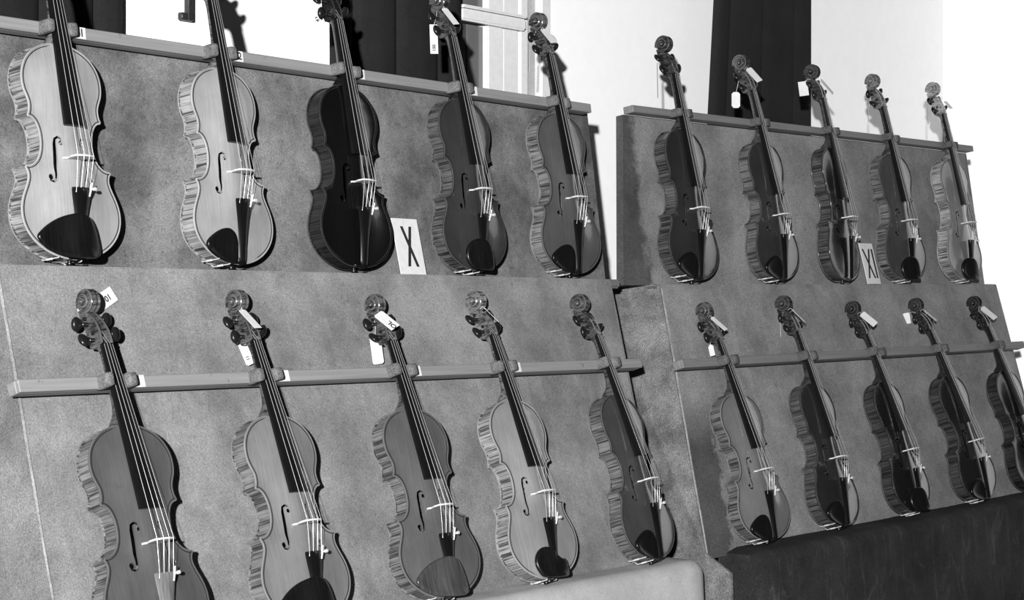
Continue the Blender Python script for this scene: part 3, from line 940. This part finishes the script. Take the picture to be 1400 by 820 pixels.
def tag_thing(vn, kind, c, label, l=.046, w_=.020, txt=None, rot=0, tilt=0, yaw=0, roundend=False, clip=.003, tie=None):
    """c: attachment point in the violin's own mm; kind 'front' lies down the pegbox, 'hang' hangs plumb"""
    mw = BYN[vn]['root'].matrix_world; p = mw @ (Vector(c) * MM)
    if kind == 'front':
        X = (mw.to_3x3() @ Vector((1, 0, 0))).normalized(); Yd = (mw.to_3x3() @ Vector((rot, -35, 22 + tilt)).normalized()).normalized()
        Y = -Yd; Z = X.cross(Y).normalized(); X = Y.cross(Z)
        m_ = Matrix((X, Y, Z)).transposed().to_4x4() @ Matrix.Rotation(yaw, 4, 'Y')
    elif kind == 'flat':
        m_ = mw.to_3x3().normalized().to_4x4() @ Matrix.Rotation(rot, 4, 'Z') @ Matrix.Rotation(yaw, 4, 'Y')
    else:
        F3 = ROW[vn[0]]['F'].to_3x3()
        m_ = Matrix((F3 @ Vector((1, 0, 0)), Vector((0, 0, 1)), F3 @ Vector((0, -1, 0)))).transposed().to_4x4() @ Matrix.Rotation(yaw, 4, 'Y') @ Matrix.Rotation(rot, 4, 'Z') @ Matrix.Rotation(tilt, 4, 'X')
    m_.translation = p
    o = empty('paper_tag', m_); tag(o, label, 'tag', 'paper tags on the scrolls')
    link('card', tag_mesh(l, w_, clip, roundend), M['paper'], o)
    if txt:
        for sgn in (1,):
            link('digits', text_mesh(txt, w_ * .55), M['ink'], o, Matrix.Translation((0, -l * .80, .00045)) @ Matrix.Rotation(math.pi / 2, 4, 'Z'))
    tie = tie or (-8, 545, -34)
    a_ = m_.inverted() @ (mw @ (Vector(tie) * MM)); mid = a_ * .5 + Vector((.002, .003, .003))
    link('thread', MB().tube([(0, -.004, .0006), mid, a_], .0005, 5).mesh('thread'), M['thread'], o)
    return o


FR = dict(tie=(-7, 546, -20))
tag_thing('L1', 'flat', (1, 549, -53.5), 'white card tag marked 10 behind the scroll of the lower-left violin', .086, .026, '10', rot=R(118.5), clip=.0008, tie=(-9, 556, -48))
tag_thing('L2', 'front', (-11, 545, -14), 'white tag lying across the pegbox of the violin with tag 11', .048, .018, rot=4, **FR)
tag_thing('L2', 'hang', (-10, 513, -36), 'narrow white tag marked 11 hanging behind a pegbox in the lower left row', .062, .015, '11', rot=R(24), yaw=R(-25), roundend=True)
tag_thing('L3', 'front', (-24, 541, -6), 'white tag with a hole lying on the pegbox of the middle lower-left violin', .044, .027, 'OL', rot=16, yaw=R(-12), **FR)
tag_thing('L3', 'hang', (-16, 505, -33), 'round-ended white tag hanging under the pegbox of the middle lower-left violin', .052, .021, rot=R(8), yaw=R(-35), roundend=True)
tag_thing('L4', 'front', (-6, 545, -10), 'thin white tag seen edge-on on the pegbox of the light lower-left violin', .046, .016, rot=6, yaw=R(25), **FR)
tag_thing('U3', 'hang', (-33, 528, -30), 'white tag marked 43 hanging beside the pegbox of the almost black violin', .048, .020, '43', rot=R(4), yaw=R(-28))
tag_thing('U4', 'front', (-12, 545, -12), 'white tag lying on the pegbox right of the black curtain edge, upper row', .046, .018, rot=4, yaw=R(-10), **FR)
tag_thing('U4', 'hang', (-32, 512, -28), 'long white tag marked 150 hanging before the black curtain', .060, .017, '150', rot=R(2), yaw=R(-30), clip=.0005)
tag_thing('U5', 'front', (-10, 544, -12), 'white tag on the pegbox of the violin before the white window', .042, .022, rot=6, yaw=R(-8), **FR)
tag_thing('U5', 'hang', (-36, 512, -34), 'greyish tag turned edge-on hanging before the white window', .062, .018, rot=R(10), yaw=R(43), roundend=True)
tag_thing('V1', 'hang', (-22, 520, -40), 'long tag turned edge-on at the first scroll of the right stand', .085, .016, rot=R(-6), yaw=R(44), roundend=True)
tag_thing('V2', 'front', (-18, 544, -2), 'white tag with a hole on a pegbox before the right-hand black curtain', .046, .022, rot=6, yaw=R(-20), **FR)
tag_thing('V2', 'hang', (-30, 490, -40), 'round-ended tag hanging on a thread before the right-hand black curtain', .040, .022, rot=0, yaw=R(-40), roundend=True, clip=.005)
tag_thing('V3', 'hang', (-28, 540, -50), 'white card at the scroll on the right edge of the black curtain', .038, .026, rot=R(8), yaw=R(-40), clip=.0005)
tag_thing('V3', 'front', (-2, 540, -8), 'white tag edge-on along the pegbox of the very dark upper violin', .050, .016, rot=6, yaw=R(35), **FR)
tag_thing('V4', 'hang', (-26, 492, -40), 'tag turned edge-on below the second scroll from right, upper row', .040, .012, yaw=R(38))
tag_thing('V5', 'hang', (-28, 520, -38), 'tag turned edge-on below the last scroll of the upper row', .058, .012, yaw=R(38))
tag_thing('V5', 'front', (2, 524, 0), 'bright white tag at the nut of the last upper violin', .030, .018, rot=4, yaw=R(-10), **FR)
tag_thing('M1', 'front', (-14, 543, -6), 'white tag slanting over the pegbox of the first violin in the lower right row', .046, .016, rot=10, yaw=R(-5), **FR)
tag_thing('M1', 'hang', (-12, 482, -30), 'short white tag under the pegbox of the first violin in the lower right row', .027, .013, rot=R(14), yaw=R(-30), clip=.005)
tag_thing('M2', 'front', (-6, 544, -8), 'white tag on the second pegbox of the lower right row', .046, .014, rot=6, yaw=R(10), **FR)
tag_thing('M2', 'hang', (-24, 525, -36), 'narrow tag hanging from the second scroll of the lower right row', .042, .010, rot=R(10), yaw=R(25))
tag_thing('M3', 'front', (-20, 544, 0), 'white tag with a hole on the third pegbox of the lower right row', .046, .024, rot=12, yaw=R(-24), **FR)
tag_thing('M4', 'front', (-6, 545, -8), 'white tag along the fourth pegbox of the lower right row', .044, .016, rot=8, yaw=R(10), **FR)
tag_thing('M4', 'hang', (-34, 552, -50), 'small white tag left of the fourth scroll of the lower right row', .030, .020, rot=R(10), yaw=R(-40))
tag_thing('M5', 'front', (-8, 546, -8), 'white tag on the rightmost pegbox of the lower right row', .050, .026, rot=8, yaw=R(-14), **FR)


# ------------------------------------------------------------------ numeral cards on the ledges
def placard(row, x, wd, ht, strokes, label):
    r = ROW[row]; F = r['F']; l = r['lean'] + R(6)
    z0 = -.0088; y0 = .030
    m_ = F @ Matrix.Translation((x, y0, z0)) @ Matrix(((1, 0, 0), (0, math.sin(l), -math.cos(l)), (0, math.cos(l), math.sin(l)))).to_4x4()
    o = empty('numeral_card', m_); tag(o, label, 'card')
    link('card', MB().box(-wd / 2, wd / 2, 0, ht, -.001, .001).mesh('card', False), M['paper'], o)
    mb = MB()
    for i, (xa, ya, xb, yb, t) in enumerate(strokes):
        mb.prism([(xa - t / 2, ya), (xa + t / 2, ya), (xb + t / 2, yb), (xb - t / 2, yb)], 'z', .0008, .0013 + .0001 * i)
    link('numeral', mb.mesh('numeral', False), M['ink'], o)
    return o


placard('U', .915, .076, .114, [(-.013, .098, .017, .016, .008), (.013, .098, -.009, .016, .008)], 'white card with black numeral X between the third and fourth upper violins')
placard('V', .893 * KV, .070, .114, [(-.024, .098, .012, .016, .008), (.010, .098, -.020, .016, .008), (.024, .098, .024, .016, .008)], 'white card with black numeral XI on the right stand\'s ledge')
